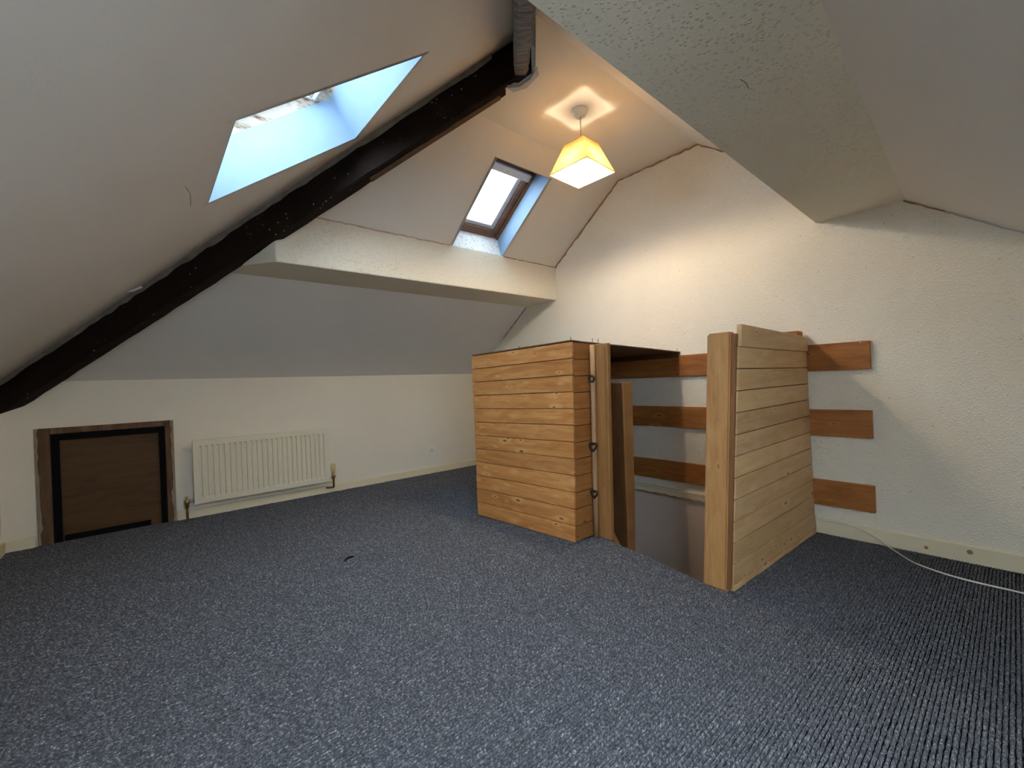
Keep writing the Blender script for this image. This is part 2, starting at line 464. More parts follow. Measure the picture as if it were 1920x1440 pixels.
def carpet_relief():
    """looped ribs running along X as real relief; rows stop at the stairwell edge"""
    pitch = 0.0110; dx = 0.0125
    rng = np.random.default_rng(3)
    ys = np.arange(-0.85, 3.95, pitch)
    prof_u = np.array([0.0, 0.20, 0.42, 0.80]); prof_h = np.array([-0.0105, -0.0105, -0.0003, -0.0003])
    V = []; F = []; MI = []; base = 0
    def patch(ylo, yhi, xfun0, xfun1):
        nonlocal base
        yy = ys[(ys >= ylo - 1e-6) & (ys < yhi - 1e-6)]
        if len(yy) == 0: return
        rowy = np.concatenate([(yy[:, None] + prof_u[None, :] * pitch).ravel(), [yy[-1] + pitch]])
        rowh = np.concatenate([np.tile(prof_h, len(yy)), [prof_h[0]]])
        nr = len(rowy)
        x0 = np.array([xfun0(v) for v in rowy]); x1 = np.array([xfun1(v) for v in rowy])
        nc = max(2, int(np.max(x1 - x0) / dx))
        t = np.linspace(0, 1, nc)
        X = x0[:, None] + (x1 - x0)[:, None] * t[None, :]
        crest = (rowh > -0.003)[:, None]
        Z = rowh[:, None] + np.where(crest, -rng.random((nr, nc)) * 0.0026, 0)
        Y = rowy[:, None] + (rng.random((nr, nc)) - 0.5) * 0.0026
        X = X + np.where((t[None, :] > 0) & (t[None, :] < 1), (rng.random((nr, nc)) - 0.5) * 0.006, 0)
        V.append(np.stack([X, Y, Z], -1).reshape(-1, 3))
        idx = base + np.arange(nr * nc).reshape(nr, nc)
        F.append(np.stack([idx[:-1, :-1], idx[:-1, 1:], idx[1:, 1:], idx[1:, :-1]], -1).reshape(-1, 4))
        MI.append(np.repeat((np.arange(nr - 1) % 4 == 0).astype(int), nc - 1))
        base += nr * nc
    cut0 = -0.85 + math.ceil((WY0 + 0.85) / pitch) * pitch
    cut1 = -0.85 + math.ceil((1.60 + 0.85) / pitch) * pitch
    cut2 = -0.85 + math.ceil((WY1 + 0.85) / pitch) * pitch
    patch(-0.85, cut0, lambda y: XH, lambda y: XG)
    patch(cut0, cut1, lambda y: XH, hole_x)
    patch(cut1, cut2, lambda y: XH, lambda y: 1.90)
    patch(cut2, 3.94, lambda y: XH, lambda y: XG)
    V_ = np.concatenate(V); F_ = np.concatenate(F)
    me = bpy.data.meshes.new('carpet_pile')
    me.vertices.add(len(V_)); me.vertices.foreach_set('co', V_.astype(np.float32).ravel())
    me.loops.add(F_.size); me.loops.foreach_set('vertex_index', F_.astype(np.int32).ravel())
    me.polygons.add(len(F_)); me.polygons.foreach_set('loop_start', np.arange(0, F_.size, 4, dtype=np.int32))
    me.polygons.foreach_set('use_smooth', np.ones(len(F_), dtype=bool))
    me.update(calc_edges=True)
    me.materials.append(M['carpet']); me.materials.append(M['carpet_groove_shade'])
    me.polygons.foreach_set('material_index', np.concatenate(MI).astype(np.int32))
    o = bpy.data.objects.new('carpet_pile', me); COL.objects.link(o)
    o.parent = floor
    o.location = -floor.location
    tag(o, kind='stuff')
carpet_relief()

# stairwell: side walls below the floor and winding treads
well = empty('wall_stairwell', (2.4, 1.6, -1.3))
tag(well, kind='structure')
box('side_wall', 1.75, XG, WY0 - 0.10, WY0, -1.3, -0.02, M['well'], well)
box('side_wall', 1.75, XG, WY1, WY1 + 0.10, -1.3, -0.02, M['well'], well)
hexa('front_wall', [(1.72, WY0, -1.3), (1.80, WY0, -1.3), (1.95, WY1, -1.3), (1.72, WY1, -1.3), (1.72, WY0, -0.05), (1.80, WY0, -0.05), (1.95, WY1, -0.05), (1.72, WY1, -0.05)], M['well'], well)
box('landing', 1.72, XG, WY0, WY1, -1.36, -1.3, M['carpet'], well)
for k, (a, b) in enumerate([(1.80, 2.08), (2.08, 2.34), (2.34, 2.60), (2.60, 2.86)]):
    box('tread', a, b + 0.02, WY0, 1.42, -0.25 - 0.22 * k - 0.04, -0.25 - 0.22 * k, M['carpet'], well)

# ---- walls
# gable: a pentagon with a flat head, running down into the stairwell
gy = [(-0.70, -1.36), (3.99, -1.36), (3.99, zl(3.99)), (YK, ZK + 0.03), (1.982, ZF + 0.03), (1.35, ZF + 0.03), (-0.70, zr(XG, -0.70) + 0.03)]
n = len(gy)
gable = obj('wall_gable', [(XG, y, z) for y, z in gy] + [(XG + 0.12, y, z) for y, z in gy],
            [tuple(range(n)), tuple(range(2 * n - 1, n - 1, -1))] + [(i, (i + 1) % n, n + (i + 1) % n, n + i) for i in range(n)], M['woodchip'])
tag(gable, kind='structure')
# plain plaster below floor level in the stairwell
lower = box('lower_plaster', XG - 0.014, XG + 0.004, WY0, WY1, -1.30, 0.040, M['well'], gable)

# left knee wall with the hatch opening
HX0, HX1, HZ = -0.525, 0.140, 0.722
bm = bmesh.new()
add_hexa(bm, boxpts(XH - 0.1, HX0, YK, YK + 0.12, -0.05, ZK + 0.06))
add_hexa(bm, boxpts(HX1, XG + 0.1, YK, YK + 0.12, -0.05, ZK + 0.06))
add_hexa(bm, boxpts(HX0, HX1, YK, YK + 0.12, HZ, ZK + 0.06))
knee = finish('wall_left', bm, M['knee']); tag(knee, kind='structure')
# hip-end wall and right knee wall
box_h = box('wall_near', XH - 0.10, XH, -1.0, YK + 0.1, -0.05, ZK + 0.05, M['knee']); tag(box_h, kind='structure')
ya, yb = yr(ZK, XG) , yr(ZK, XH)
rw = hexa('wall_right', [(XH - 0.1, yb - 0.12, -0.05), (XG + 0.1, ya - 0.12, -0.05), (XG + 0.1, ya, -0.05), (XH - 0.1, yb, -0.05),
                         (XH - 0.1, yb - 0.12, ZK + 0.05), (XG + 0.1, ya - 0.12, ZK + 0.05), (XG + 0.1, ya, ZK + 0.05), (XH - 0.1, yb, ZK + 0.05)], M['knee'])
tag(rw, kind='structure')

# ---- ceiling: flat strip with three sloping sides
T = 0.025   # board thickness (outwards)
xf = X0 + (ZF - ZK) / S2    # where the hip slope meets the flat
def plate(pts, up, name, mat, parent, flip=False):
    """thick plate from a plan polygon list of 3D points, thickened outwards"""
    k = len(pts); upv = Vector(up).normalized() * T
    vs_ = [Vector(p) for p in pts] + [Vector(p) + upv for p in pts]
    return obj(name, vs_, [tuple(range(k)), tuple(range(2 * k - 1, k - 1, -1))] + [(i, (i + 1) % k, k + (i + 1) % k, k + i) for i in range(k)], mat, parent)
e = 0.04
fp = [(1.12, yr(ZF, 1.12) - e), (XG + e, yr(ZF, XG) - e), (XG + e, 1.982 + e), (1.12, 1.982 + e), (1.235, 1.975), (1.40, 1.800), (1.508, 1.694),
      (1.545, 1.664), (1.552, 1.570), (1.509, 1.500), (1.296, 1.277)]
k_ = len(fp)
ceiling = obj('ceiling', [(x, y, ZF) for x, y in fp] + [(x, y, ZF + T) for x, y in fp],
              [tuple(range(k_)), tuple(range(2 * k_ - 1, k_ - 1, -1))] + [(i, (i + 1) % k_, k_ + (i + 1) % k_, k_ + i) for i in range(k_)], M['flat'])
tag(ceiling, kind='structure')

N1 = Vector((0, S1, 1)).normalized()
N2 = Vector((-S2, 0, 1)).normalized()
N3 = Vector((0, -S3, 1)).normalized()
# window openings
W2 = dict(x0=1.762, x1=2.242, y0=2.127, y1=2.705)    # in the left slope
W3 = dict(x0=-0.45, x1=0.82, z0=1.08, z1=1.60)        # made-up opening in the right slope, behind the camera, for fill daylight
W1 = dict(x0=0.222, x1=0.856, y0=1.457, y1=2.160)    # in the hip slope
def bmplate(bm, pts, up):
    k = len(pts); upv = Vector(up) * T
    a = [bm.verts.new(Vector(p)) for p in pts]; b = [bm.verts.new(Vector(p) + upv) for p in pts]
    bm.faces.new(a); bm.faces.new(b[::-1])
    for i in range(k): bm.faces.new((a[i], a[(i + 1) % k], b[(i + 1) % k], b[i]))
def L(x, y): return (x, y, zl(y))
bm = bmesh.new()
yt = 1.62
def hx(y): return hip_x(y) - 0.05
bmplate(bm, [L(hx(4.0), 4.0), L(XG + e, 4.0), L(XG + e, W2['y1']), L(hx(W2['y1']), W2['y1'])], N1)
bmplate(bm, [L(hx(W2['y1']), W2['y1']), L(W2['x0'], W2['y1']), L(W2['x0'], W2['y0']), L(hx(W2['y0']), W2['y0'])], N1)
bmplate(bm, [L(W2['x1'], W2['y1']), L(XG + e, W2['y1']), L(XG + e, W2['y0']), L(W2['x1'], W2['y0'])], N1)
bmplate(bm, [L(hx(W2['y0']), W2['y0']), L(XG + e, W2['y0']), L(XG + e, yt), L(hx(yt), yt)], N1)
finish('left_slope', bm, M['slope'], ceiling)
def Hp(x, y): return (x, y, zh(x))
def hyl(x): return hip_y(x) + 0.05
def hyr(x): return yr(zh(x), x) - 0.05
bm = bmesh.new()
xb = X0 - 0.08; xt = 1.62
bmplate(bm, [Hp(xb, hyr(xb)), Hp(xb, hyl(xb)), Hp(W1['x0'], hyl(W1['x0'])), Hp(W1['x0'], hyr(W1['x0']))], N2)
bmplate(bm, [Hp(W1['x0'], W1['y1']), Hp(W1['x0'], hyl(W1['x0'])), Hp(W1['x1'], hyl(W1['x1'])), Hp(W1['x1'], W1['y1'])], N2)
bmplate(bm, [Hp(W1['x0'], hyr(W1['x0'])), Hp(W1['x0'], W1['y0']), Hp(W1['x1'], W1['y0']), Hp(W1['x1'], hyr(W1['x1']))], N2)
bmplate(bm, [Hp(W1['x1'], hyr(W1['x1'])), Hp(W1['x1'], hyl(W1['x1'])), Hp(xt, max(hyl(xt), 1.66)), Hp(xt, min(hyr(xt), 1.60))], N2)
finish('hip_slope', bm, M['slope'], ceiling)
bm = bmesh.new()
def Rp(x, z): return (x, yr(z, x), z)
zb = ZK - 0.05
def rx(z): return X0 + (z - ZK) / S2 - 0.05
za, zc = W3['z0'], W3['z1']
bmplate(bm, [Rp(rx(zb), zb), Rp(XG + e, zb), Rp(XG + e, za), Rp(rx(za), za)], N3)
bmplate(bm, [Rp(rx(za), za), Rp(W3['x0'], za), Rp(W3['x0'], zc), Rp(rx(zc), zc)], N3)
bmplate(bm, [Rp(W3['x1'], za), Rp(XG + e, za), Rp(XG + e, zc), Rp(W3['x1'], zc)], N3)
bmplate(bm, [Rp(rx(zc), zc), Rp(XG + e, zc), Rp(XG + e, 2.72), Rp(rx(2.72), 2.72)], N3)
finish('right_slope', bm, M['slope'], ceiling)

# ---- windows
def window_left():
    w = empty('window_2', (2.0, 2.42, 2.13)); tag(w, kind='structure')
    d = 0.155
    x0, x1, y0, y1 = W2['x0'], W2['x1'], W2['y0'], W2['y1']
    def P(x, y, o): return Vector((x, y, zl(y))) + N1 * o
    th = 0.02
    def board(name, a, b, c, dd, out, mat):
        a, b, c, dd = [Vector(q) - Vector(out) * 0.003 for q in (a, b, c, dd)]; out = Vector(out) * th
        hexa(name, [a, b, b + out, a + out, dd, c, c + out, dd + out], mat, w)
    D = d + 0.06
    board('reveal', P(x1, y1 + 0.10, -0.0), P(x1, y0, 0), P(x1, y0 - 0.02, D), P(x1, y1 + 0.10, D), (1, 0, 0), M['reveal'])
    board('reveal', P(x0, y1 + 0.10, -0.0), P(x0, y0, 0), P(x0, y0 - 0.02, D), P(x0, y1 + 0.10, D), (-1, 0, 0), M['reveal'])
    board('reveal', P(x0 - th, y0, 0), P(x1 + th, y0, 0), P(x1 + th, y0, D), P(x0 - th, y0, D), (0, -0.6, 0.8), M['reveal'])
    # sill rises nearly straight from the casing
    ys0, zs0 = y1 - 0.008, zl(y1) - 0.01
    ye, ze = P(0, y1 - 0.053, d).y, P(0, y1 - 0.053, d).z
    hexa('sill', [(x0 - th, ys0, zs0), (x1 + th, ys0, zs0), (x1 + th, ys0 + 0.12, zs0), (x0 - th, ys0 + 0.12, zs0),
                  (x0 - th, ye, ze), (x1 + th, ye, ze), (x1 + th, ye + 0.12, ze + 0.02), (x0 - th, ye + 0.12, ze + 0.02)], M['sill'], w)
    # outer frame, sash, beads at the frame plane; slope position measured along y at offset d
    ty = lambda y: y            # y parameter on slope
    yb_, yt_ = y1 - 0.053, y0 + 0.012
    def bar(name, xa, xb_, ya_, yb2, o0, o1, mat, bev=0.003):
        p = [P(xa, yb2, o0), P(xb_, yb2, o0), P(xb_, ya_, o0), P(xa, ya_, o0), P(xa, yb2, o1), P(xb_, yb2, o1), P(xb_, ya_, o1), P(xa, ya_, o1)]
        return hexa(name, p, mat, w, bevel=bev)
    # fixed dark frame lining
    bar('frame_lining', x1 - 0.022, x1, yt_, yb_ + 0.012, d - 0.01, d + 0.05, M['strip'])
    bar('frame_lining', x0, x0 + 0.022, yt_, yb_ + 0.012, d - 0.01, d + 0.05, M['strip'])
    bar('frame_lining', x0, x1, yb_ - 0.008, yb_ + 0.012, d - 0.002, d + 0.05, M['strip'])
    bar('frame_lining', x0, x1, yt_ - 0.01, yt_ + 0.035, d - 0.002, d + 0.05, M['strip'])
    # brown sash
    a, b = x0 + 0.024, x1 - 0.024
    c0, c1 = yt_ + 0.038, yb_ - 0.012
    bar('sash', b - 0.042, b, c0, c1, d + 0.005, d + 0.05, M['sash'])
    bar('sash', a, a + 0.042, c0, c1, d + 0.005, d + 0.05, M['sash'])
    bar('sash', a, b, c1 - 0.036, c1, d + 0.005, d + 0.05, M['sash'])
    bar('sash', a, b, c0, c0 + 0.04, d + 0.005, d + 0.05, M['sash'])
    # pale glazing bead
    a2, b2, e0, e1 = a + 0.042, b - 0.042, c0 + 0.04, c1 - 0.036
    bar('glazing_bead', b2 - 0.042, b2, e0, e1, d + 0.022, d + 0.05, M['grey_metal'])
    bar('glazing_bead', a2, a2 + 0.03, e0, e1, d + 0.022, d + 0.05, M['grey_metal'])
    bar('glazing_bead', a2, b2, e1 - 0.026, e1, d + 0.022, d + 0.05, M['grey_metal'])
    bar('glazing_bead', a2, b2, e0, e0 + 0.02, d + 0.022, d + 0.05, M['grey_metal'])
    bar('pane', a2, b2, e0, e1, d + 0.040, d + 0.044, M['glass'], 0)
    # white ventilation bar across the head with a screw and catch
    vb = bar('ventilation_bar', a - 0.01, b - 0.012, yt_ + 0.052, yt_ + 0.096, d - 0.022, d + 0.006, M['white_metal'], 0.004)
    for xs in (b - 0.03, lerp(a, b, 0.48)):
        q = P(xs, yt_ + 0.075, d - 0.024)
        sc = lathe('screw', [(0.004, 0), (0.0045, 0.003), (0.003, 0.004)], q, M['chrome'], vb, 10, axis=tuple(-N1))
window_left()

def window_hip():
    w = empty('window_1', (0.54, 1.81, 1.95)); tag(w, kind='structure')
    d = 0.195
    x0, x1, y0, y1 = W1['x0'], W1['x1'], W1['y0'], W1['y1']
    def P(x, y, o): return Vector((x, y, zh(x))) + N2 * o
    th = 0.02
    def board(name, a, b, c, dd, out, mat, parent=w):
        a, b, c, dd = [Vector(q) - Vector(out) * 0.003 for q in (a, b, c, dd)]; out = Vector(out) * th
        return hexa(name, [a, b, b + out, a + out, dd, c, c + out, dd + out], mat, parent)
    D = d
    board('reveal', P(x0 - th, y1, 0), P(x1 + th, y1, 0), P(x1 + th, y1, D), P(x0 - th, y1, D), (0, 1, 0), M['reveal'])
    board('reveal', P(x0 - th, y0, 0), P(x1 + th, y0, 0), P(x1 + th, y0, D), P(x0 - th, y0, D), (0, -1, 0), M['reveal'])
    up = Vector((1, 0, S2)).normalized()
    board('reveal', P(x1, y0 - th, 0), P(x1, y1 + th, 0), P(x1, y1 + th, D), P(x1, y0 - th, D), up, M['reveal'])
    board('reveal', P(x0, y0 - th, 0), P(x0, y1 + th, 0), P(x0, y1 + th, D), P(x0, y0 - th, D), -up, M['reveal'])
    def bar(name, xa, xb_, ya_, yb2, o0, o1, mat, bev=0.003, parent=w):
        p = [P(xa, ya_, o0), P(xb_, ya_, o0), P(xb_, yb2, o0), P(xa, yb2, o0), P(xa, ya_, o1), P(xb_, ya_, o1), P(xb_, yb2, o1), P(xa, yb2, o1)]
        return hexa(name, p, mat, parent, bevel=bev)
    # flaking white frame stands on top of the shaft
    o1 = d + 0.10
    bar('frame', x0 - 0.02, x1 + 0.02, y1, y1 + 0.045, d - 0.002, o1, M['stained'])
    bar('frame', x0 - 0.02, x1 + 0.02, y0 - 0.045, y0, d - 0.002, o1, M['stained'])
    bar('frame', x1, x1 + 0.045, y0, y1, d - 0.002, o1, M['stained'])
    bar('frame', x0 - 0.045, x0, y0, y1, d - 0.002, o1, M['stained'])
    bar('sash', x0 - 0.03, x1 + 0.03, y1 - 0.045, y1 + 0.02, o1 - 0.03, o1 + 0.02, M['sash'])
    bar('sash', x0 - 0.03, x1 + 0.03, y0 - 0.02, y0 + 0.045, o1 - 0.03, o1 + 0.02, M['sash'])
    bar('sash', x1 - 0.045, x1 + 0.03, y0, y1, o1 - 0.03, o1 + 0.02, M['sash'])
    bar('sash', x0 - 0.03, x0 + 0.045, y0, y1, o1 - 0.03, o1 + 0.02, M['sash'])
    bar('pane', x0, x1, y0, y1, o1 - 0.006, o1 - 0.002, M['glass'], 0)
    # white folding stay near the head
    st = tube('stay_arm', [P(x1 - 0.075, y1 - 0.02, d + 0.012), P(x1 - 0.045, y1 - 0.075, d + 0.035)], 0.010, M['white_metal'], w)
    tube('stay_link', [P(x1 - 0.085, y1 - 0.022, d + 0.012), P(x1 - 0.125, y1 - 0.05, d + 0.045)], 0.006, M['white_metal'], w)
window_hip()

def fill_window_right():  # added unseen roof window that lets in fill daylight
    w = empty('window_fill_added', (0.27, -0.3, 1.3)); tag(w, kind='structure')
    x0, x1, za, zc = W3['x0'], W3['x1'], W3['z0'], W3['z1']
    def P(x, z, o): return Vector((x, yr(z, x), z)) + N3 * o
    def bar(name, xa, xb_, z0, z1, o0, o1, mat):
        return hexa(name, [P(xa, z0, o0), P(xb_, z0, o0), P(xb_, z1, o0), P(xa, z1, o0), P(xa, z0, o1), P(xb_, z0, o1), P(xb_, z1, o1), P(xa, z1, o1)], mat, w)
    bar('reveal', x0 - 0.02, x0, za - 0.01, zc + 0.01, 0.0, 0.11, M['reveal'])
    bar('reveal', x1, x1 + 0.02, za - 0.01, zc + 0.01, 0.0, 0.11, M['reveal'])
    bar('reveal', x0, x1, za - 0.012, za, 0.0, 0.11, M['reveal'])
    bar('reveal', x0, x1, zc, zc + 0.012, 0.0, 0.11, M['reveal'])
    bar('sash', x0 - 0.02, x0 + 0.035, za - 0.012, zc + 0.012, 0.09, 0.13, M['sash'])
    bar('sash', x1 - 0.035, x1 + 0.02, za - 0.012, zc + 0.012, 0.09, 0.13, M['sash'])
    bar('sash', x0, x1, za - 0.012, za + 0.02, 0.09, 0.13, M['sash'])
    bar('sash', x0, x1, zc - 0.02, zc + 0.012, 0.09, 0.13, M['sash'])
    bar('pane', x0, x1, za, zc, 0.11, 0.114, M['glass'])
fill_window_right()

# ---- ragged brown lines where ceiling paper has split from the gable
def ragged(name, pts, wdir, mat, parent, wid=0.007, proud=0.004, seed=1, step=0.03, side=(-1, 0, 0)):
    """thin uneven strip following pts; wdir = direction of its width, side = direction it stands proud"""
    rnd = random.Random(seed)
    P = [Vector(p) for p in pts]; out = []
    for a, b in zip(P[:-1], P[1:]):
        k = max(2, int((b - a).length / step))
        out += [a.lerp(b, i / k) for i in range(k)]
    out.append(P[-1])
    bm = bmesh.new(); wd = Vector(wdir).normalized(); sd = Vector(side).normalized()
    rows = []
    for p in out:
        w1 = wid * (0.3 + 1.2 * rnd.random()); w0 = wid * 0.5
        j = (rnd.random() - 0.5) * wid * 0.6
        a = p + wd * (-w0 * 0.6 + j); b = p + wd * (w1 * 0.6 + j)
        h = sd * proud * (0.4 + rnd.random())
        rows.append([bm.verts.new(a - sd * 0.002), bm.verts.new(a + h), bm.verts.new(b + h * 0.6), bm.verts.new(b - sd * 0.002)])
    for r0, r1 in zip(rows[:-1], rows[1:]):
        for i in range(3): bm.faces.new((r0[i], r0[i + 1], r1[i + 1], r1[i]))
    return finish(name, bm, mat, parent)
xc = XG - 0.001
ragged('paper_split', [(xc, 2.69, zl(2.69) - 0.006), (xc, 1.985, ZF - 0.006)], (0, -0.6, -0.8), M['crack'], gable, 0.013, 0.004, 2)
ragged('paper_split', [(xc, 1.985, ZF - 0.006), (xc, 1.345, ZF - 0.006), (xc, 1.10, zr(XG, 1.10) - 0.006)], (0, 0, -1), M['crack'], gable, 0.011, 0.004, 3)
ragged('paper_split', [(xc, 3.46, zl(3.46) - 0.004), (xc, 3.10, zl(3.10) - 0.004)], (0, -0.6, -0.8), M['iron'], gable, 0.004, 0.003, 4)
ragged('paper_split', [(xc, 0.34, zr(XG, 0.34) - 0.004), (xc, 0.20, zr(XG, 0.2) - 0.004)], (0, 0.6, -0.8), M['crack'], gable, 0.006, 0.003, 5)
ragged('paper_split', [(xc, 0.20, zr(XG, 0.2) - 0.004), (xc, -0.20, zr(XG, -0.2) - 0.004)], (0, 0.6, -0.8), M['patch'], gable, 0.006, 0.003, 6)

# ---- boxed purlins
def purlin(name, plan, zbot, ztop, mat, label):
    k = len(plan)
    vs_ = [(x, y, zbot) for x, y in plan] + [(x, y, ztop(x, y)) for x, y in plan]
    o = obj(name, vs_, [tuple(range(k))[::-1], tuple(range(k, 2 * k))] + [(i, (i + 1) % k, k + (i + 1) % k, k + i) for i in range(k)], mat, bevel=0.006, seg=2)
    tag(o, label, 'beam')
    return o
pl_left = purlin('boxed_purlin', [(0.585, 2.692), (XG + 0.005, 2.688), (XG + 0.005, 3.093), (0.34, 3.093), (0.40, 2.93)], 1.632, lambda x, y: zl(y) + 0.004,
       M['woodchip_beam'], 'cream papered boxed beam below the small roof window, above the radiator')
ragged('torn_paper_edge', [(0.80, 2.690, zl(2.69) - 0.002), (1.74, 2.688, zl(2.69) - 0.004)], (0, -0.2, -1), M['crack_pink'], pl_left, 0.009, 0.005, 8, side=(0, -1, 0))
ragged('torn_paper_edge', [(2.25, 2.690, zl(2.69) - 0.004), (2.85, 2.688, zl(2.69) - 0.006)], (0, -0.2, -1), M['crack'], pl_left, 0.007, 0.004, 9, side=(0, -1, 0))
pr0 = lambda x: 0.655 + 0.0172 * x
pr1 = lambda x: yr(1.722, x) - 0.004
pl_right = purlin('boxed_purlin', [(0.30, pr1(0.30)), (XG + 0.005, pr1(XG)), (XG + 0.005, pr0(XG)), (0.62, pr0(0.62))], 1.722, lambda x, y: zr(x, y) + 0.004,
       M['woodchip_beam'], 'grey shadowed papered boxed beam running overhead to the gable on the pendant lamp\'s far side')
pl_right['label'] = 'wide papered boxed beam with a broad shadowed underside, no roof window above it'

# ---- black hip beam and the grey one opposite
def hip_beam(name, pa, pb, off_near, off_far, p0, p1, mat, nseg, seed, jit, label):
    """pa, pb: ends of the hip line (3D, on the ceiling); offsets are horizontal, p is depth below the line"""
    rnd = random.Random(seed)
    A, B = Vector(pa), Vector(pb); d = (B - A); h = Vector((d.x, d.y, 0)).normalized()
    pn = Vector((h.y, -h.x, 0))
    if pn.dot(A + B) > 0: pn = -pn
    bm = bmesh.new(); rows = []
    for i in range(nseg + 1):
        t = i / nseg; c = A.lerp(B, t); dp = lerp(p0, p1, t)
        q = lambda: (rnd.random() - 0.5) * jit
        zt = 0.03
        rows.append([bm.verts.new(v) for v in (c + pn * off_near + Vector((0, 0, zt)), c + pn * (off_near + q()) - Vector((0, 0, dp * 0.5)), c + pn * (off_near + q()) - Vector((0, 0, dp * 0.97 + q())),
                                              c + pn * (off_near - 0.012) - Vector((0, 0, dp + q())),
                                              c - pn * (off_far - 0.010) - Vector((0, 0, dp + q())), c - pn * (off_far + q()) - Vector((0, 0, dp * 0.96 + q())), c - pn * off_far + Vector((0, 0, zt)))])
    m_ = len(rows[0])
    for r0, r1 in zip(rows[:-1], rows[1:]):
        for k in range(m_): bm.faces.new((r0[k], r0[(k + 1) % m_], r1[(k + 1) % m_], r1[k]))
    bm.faces.new(rows[0]); bm.faces.new(rows[-1][::-1])
    o = finish(name, bm, mat)
    tag(o, label, 'beam')
    return o, pn
xa, xb2 = X0 - 0.03, 1.58
hb, pn = hip_beam('hip_beam', (xa, hip_y(xa), zh(xa)), (xb2, hip_y(xb2), zh(xb2)), 0.012, 0.075, 0.185, 0.205, M['black'], 40, 5, 0.007,
         'black painted roof beam slanting between the two roof windows')
# dirty plaster smear along its upper side
bm = bmesh.new(); rnd = random.Random(12); rows = []
for i in range(61):
    t = i / 60; x = lerp(X0 + 0.02, 1.44, t); c = Vector((x, hip_y(x), zh(x)))
    q = c + pn * (0.012 + 0.002); r = 0.020 + 0.014 * rnd.random()
    pz_ = q + pn * r
    zc = zh(pz_.x)
    rows.append([bm.verts.new((q.x, q.y, zh(q.x) - r * 1.0)), bm.verts.new((pz_.x, pz_.y, zc - 0.001)), bm.verts.new((q.x, q.y, zh(q.x) + 0.01))])
for r0, r1 in zip(rows[:-1], rows[1:]):
    for k in range(3): bm.faces.new((r0[k], r0[(k + 1) % 3], r1[(k + 1) % 3], r1[k]))
finish('plaster_smear', bm, M['fillet'], hb)
# bare brown underside strip near the top
bm = bmesh.new(); rows = []
for i in range(24):
    t = i / 23; x = lerp(0.95, 1.46, t); c = Vector((x, hip_y(x), zh(x))); dp = lerp(0.199, 0.206, t)
    a = c - pn * 0.028; b = c - pn * 0.066
    rows.append([bm.verts.new((a.x + rnd.random() * 0.006, a.y, a.z - dp - 0.003)), bm.verts.new((b.x, b.y, b.z - dp - 0.003)), bm.verts.new((b.x, b.y, b.z - dp + 0.01)), bm.verts.new((a.x, a.y, a.z - dp + 0.01))])
for r0, r1 in zip(rows[:-1], rows[1:]):
    for k in range(4): bm.faces.new((r0[k], r0[(k + 1) % 4], r1[(k + 1) % 4], r1[k]))
finish('bare_edge', bm, M['brown_edge'], hb)

xr0, xr1 = 0.05, 1.52
gb, pn2 = hip_beam('hip_beam', (xr0, yr(zh(xr0), xr0), zh(xr0)), (xr1, yr(zh(xr1), xr1), zh(xr1)), 0.034, 0.034, 0.19, 0.205, M['grey'], 26, 6, 0.006,
         'grey painted roof beam end meeting the black beam at the flat ceiling')
obj('filler_patch', [(x, y, ZF - 0.006) for x, y in ((1.49, 1.70), (1.54, 1.705), (1.575, 1.64), (1.56, 1.53), (1.515, 1.497), (1.545, 1.575), (1.54, 1.655))] + [(x, y, ZF + 0.01) for x, y in ((1.49, 1.70), (1.54, 1.705), (1.575, 1.64), (1.56, 1.53), (1.515, 1.497), (1.545, 1.575), (1.54, 1.655))],
    [tuple(range(7)), tuple(range(13, 6, -1))] + [(i, (i + 1) % 7, 7 + (i + 1) % 7, 7 + i) for i in range(7)], M['patch'], ceiling)

# ---- skirting boards
bs = box('baseboard_left', HX1 + 0.012, XG, YK - 0.016, YK, -0.006, 0.060, M['skirting'], bevel=0.003); tag(bs, kind='structure')
bs = box('baseboard_left', XH, HX0 - 0.012, YK - 0.016, YK, -0.006, 0.062, M['skirting'], bevel=0.003); tag(bs, kind='structure')
bs = box('baseboard_near', XH, XH + 0.016, -0.75, YK - 0.016, -0.006, 0.066, M['skirting'], bevel=0.003); tag(bs, kind='structure')
bs = box('baseboard_gable', XG - 0.018, XG, -0.64, 0.750, -0.006, 0.076, M['skirting'], bevel=0.004); tag(bs, kind='structure')
for (y, r) in ((0.30, 0.008), (0.155, 0.011)):
    lathe('knot', [(r, 0), (r * 0.9, 0.0012), (r * 0.3, 0.002)], (XG - 0.0178, y, 0.030 if y > 0.2 else 0.048), M['crack'], bs, 12, axis=(-1, 0, 0))
bs = box('baseboard_stairs', XG - 0.022, XG, 0.82, 2.32, 0.048, 0.098, M['skirting'], bevel=0.003); tag(bs, kind='structure')
ragged('bare_timber_edge', [(XG - 0.022, 0.84, 0.044), (XG - 0.022, 2.30, 0.044)], (0, 0, 1), M['crack'], bs, 0.010, 0.006, 21)
ragged('grey_line', [(XG - 0.0225, 0.84, 0.082), (XG - 0.0225, 2.30, 0.082)], (0, 0, 1), M['patch'], bs, 0.003, 0.001, 22)  # thin grey strip along the board

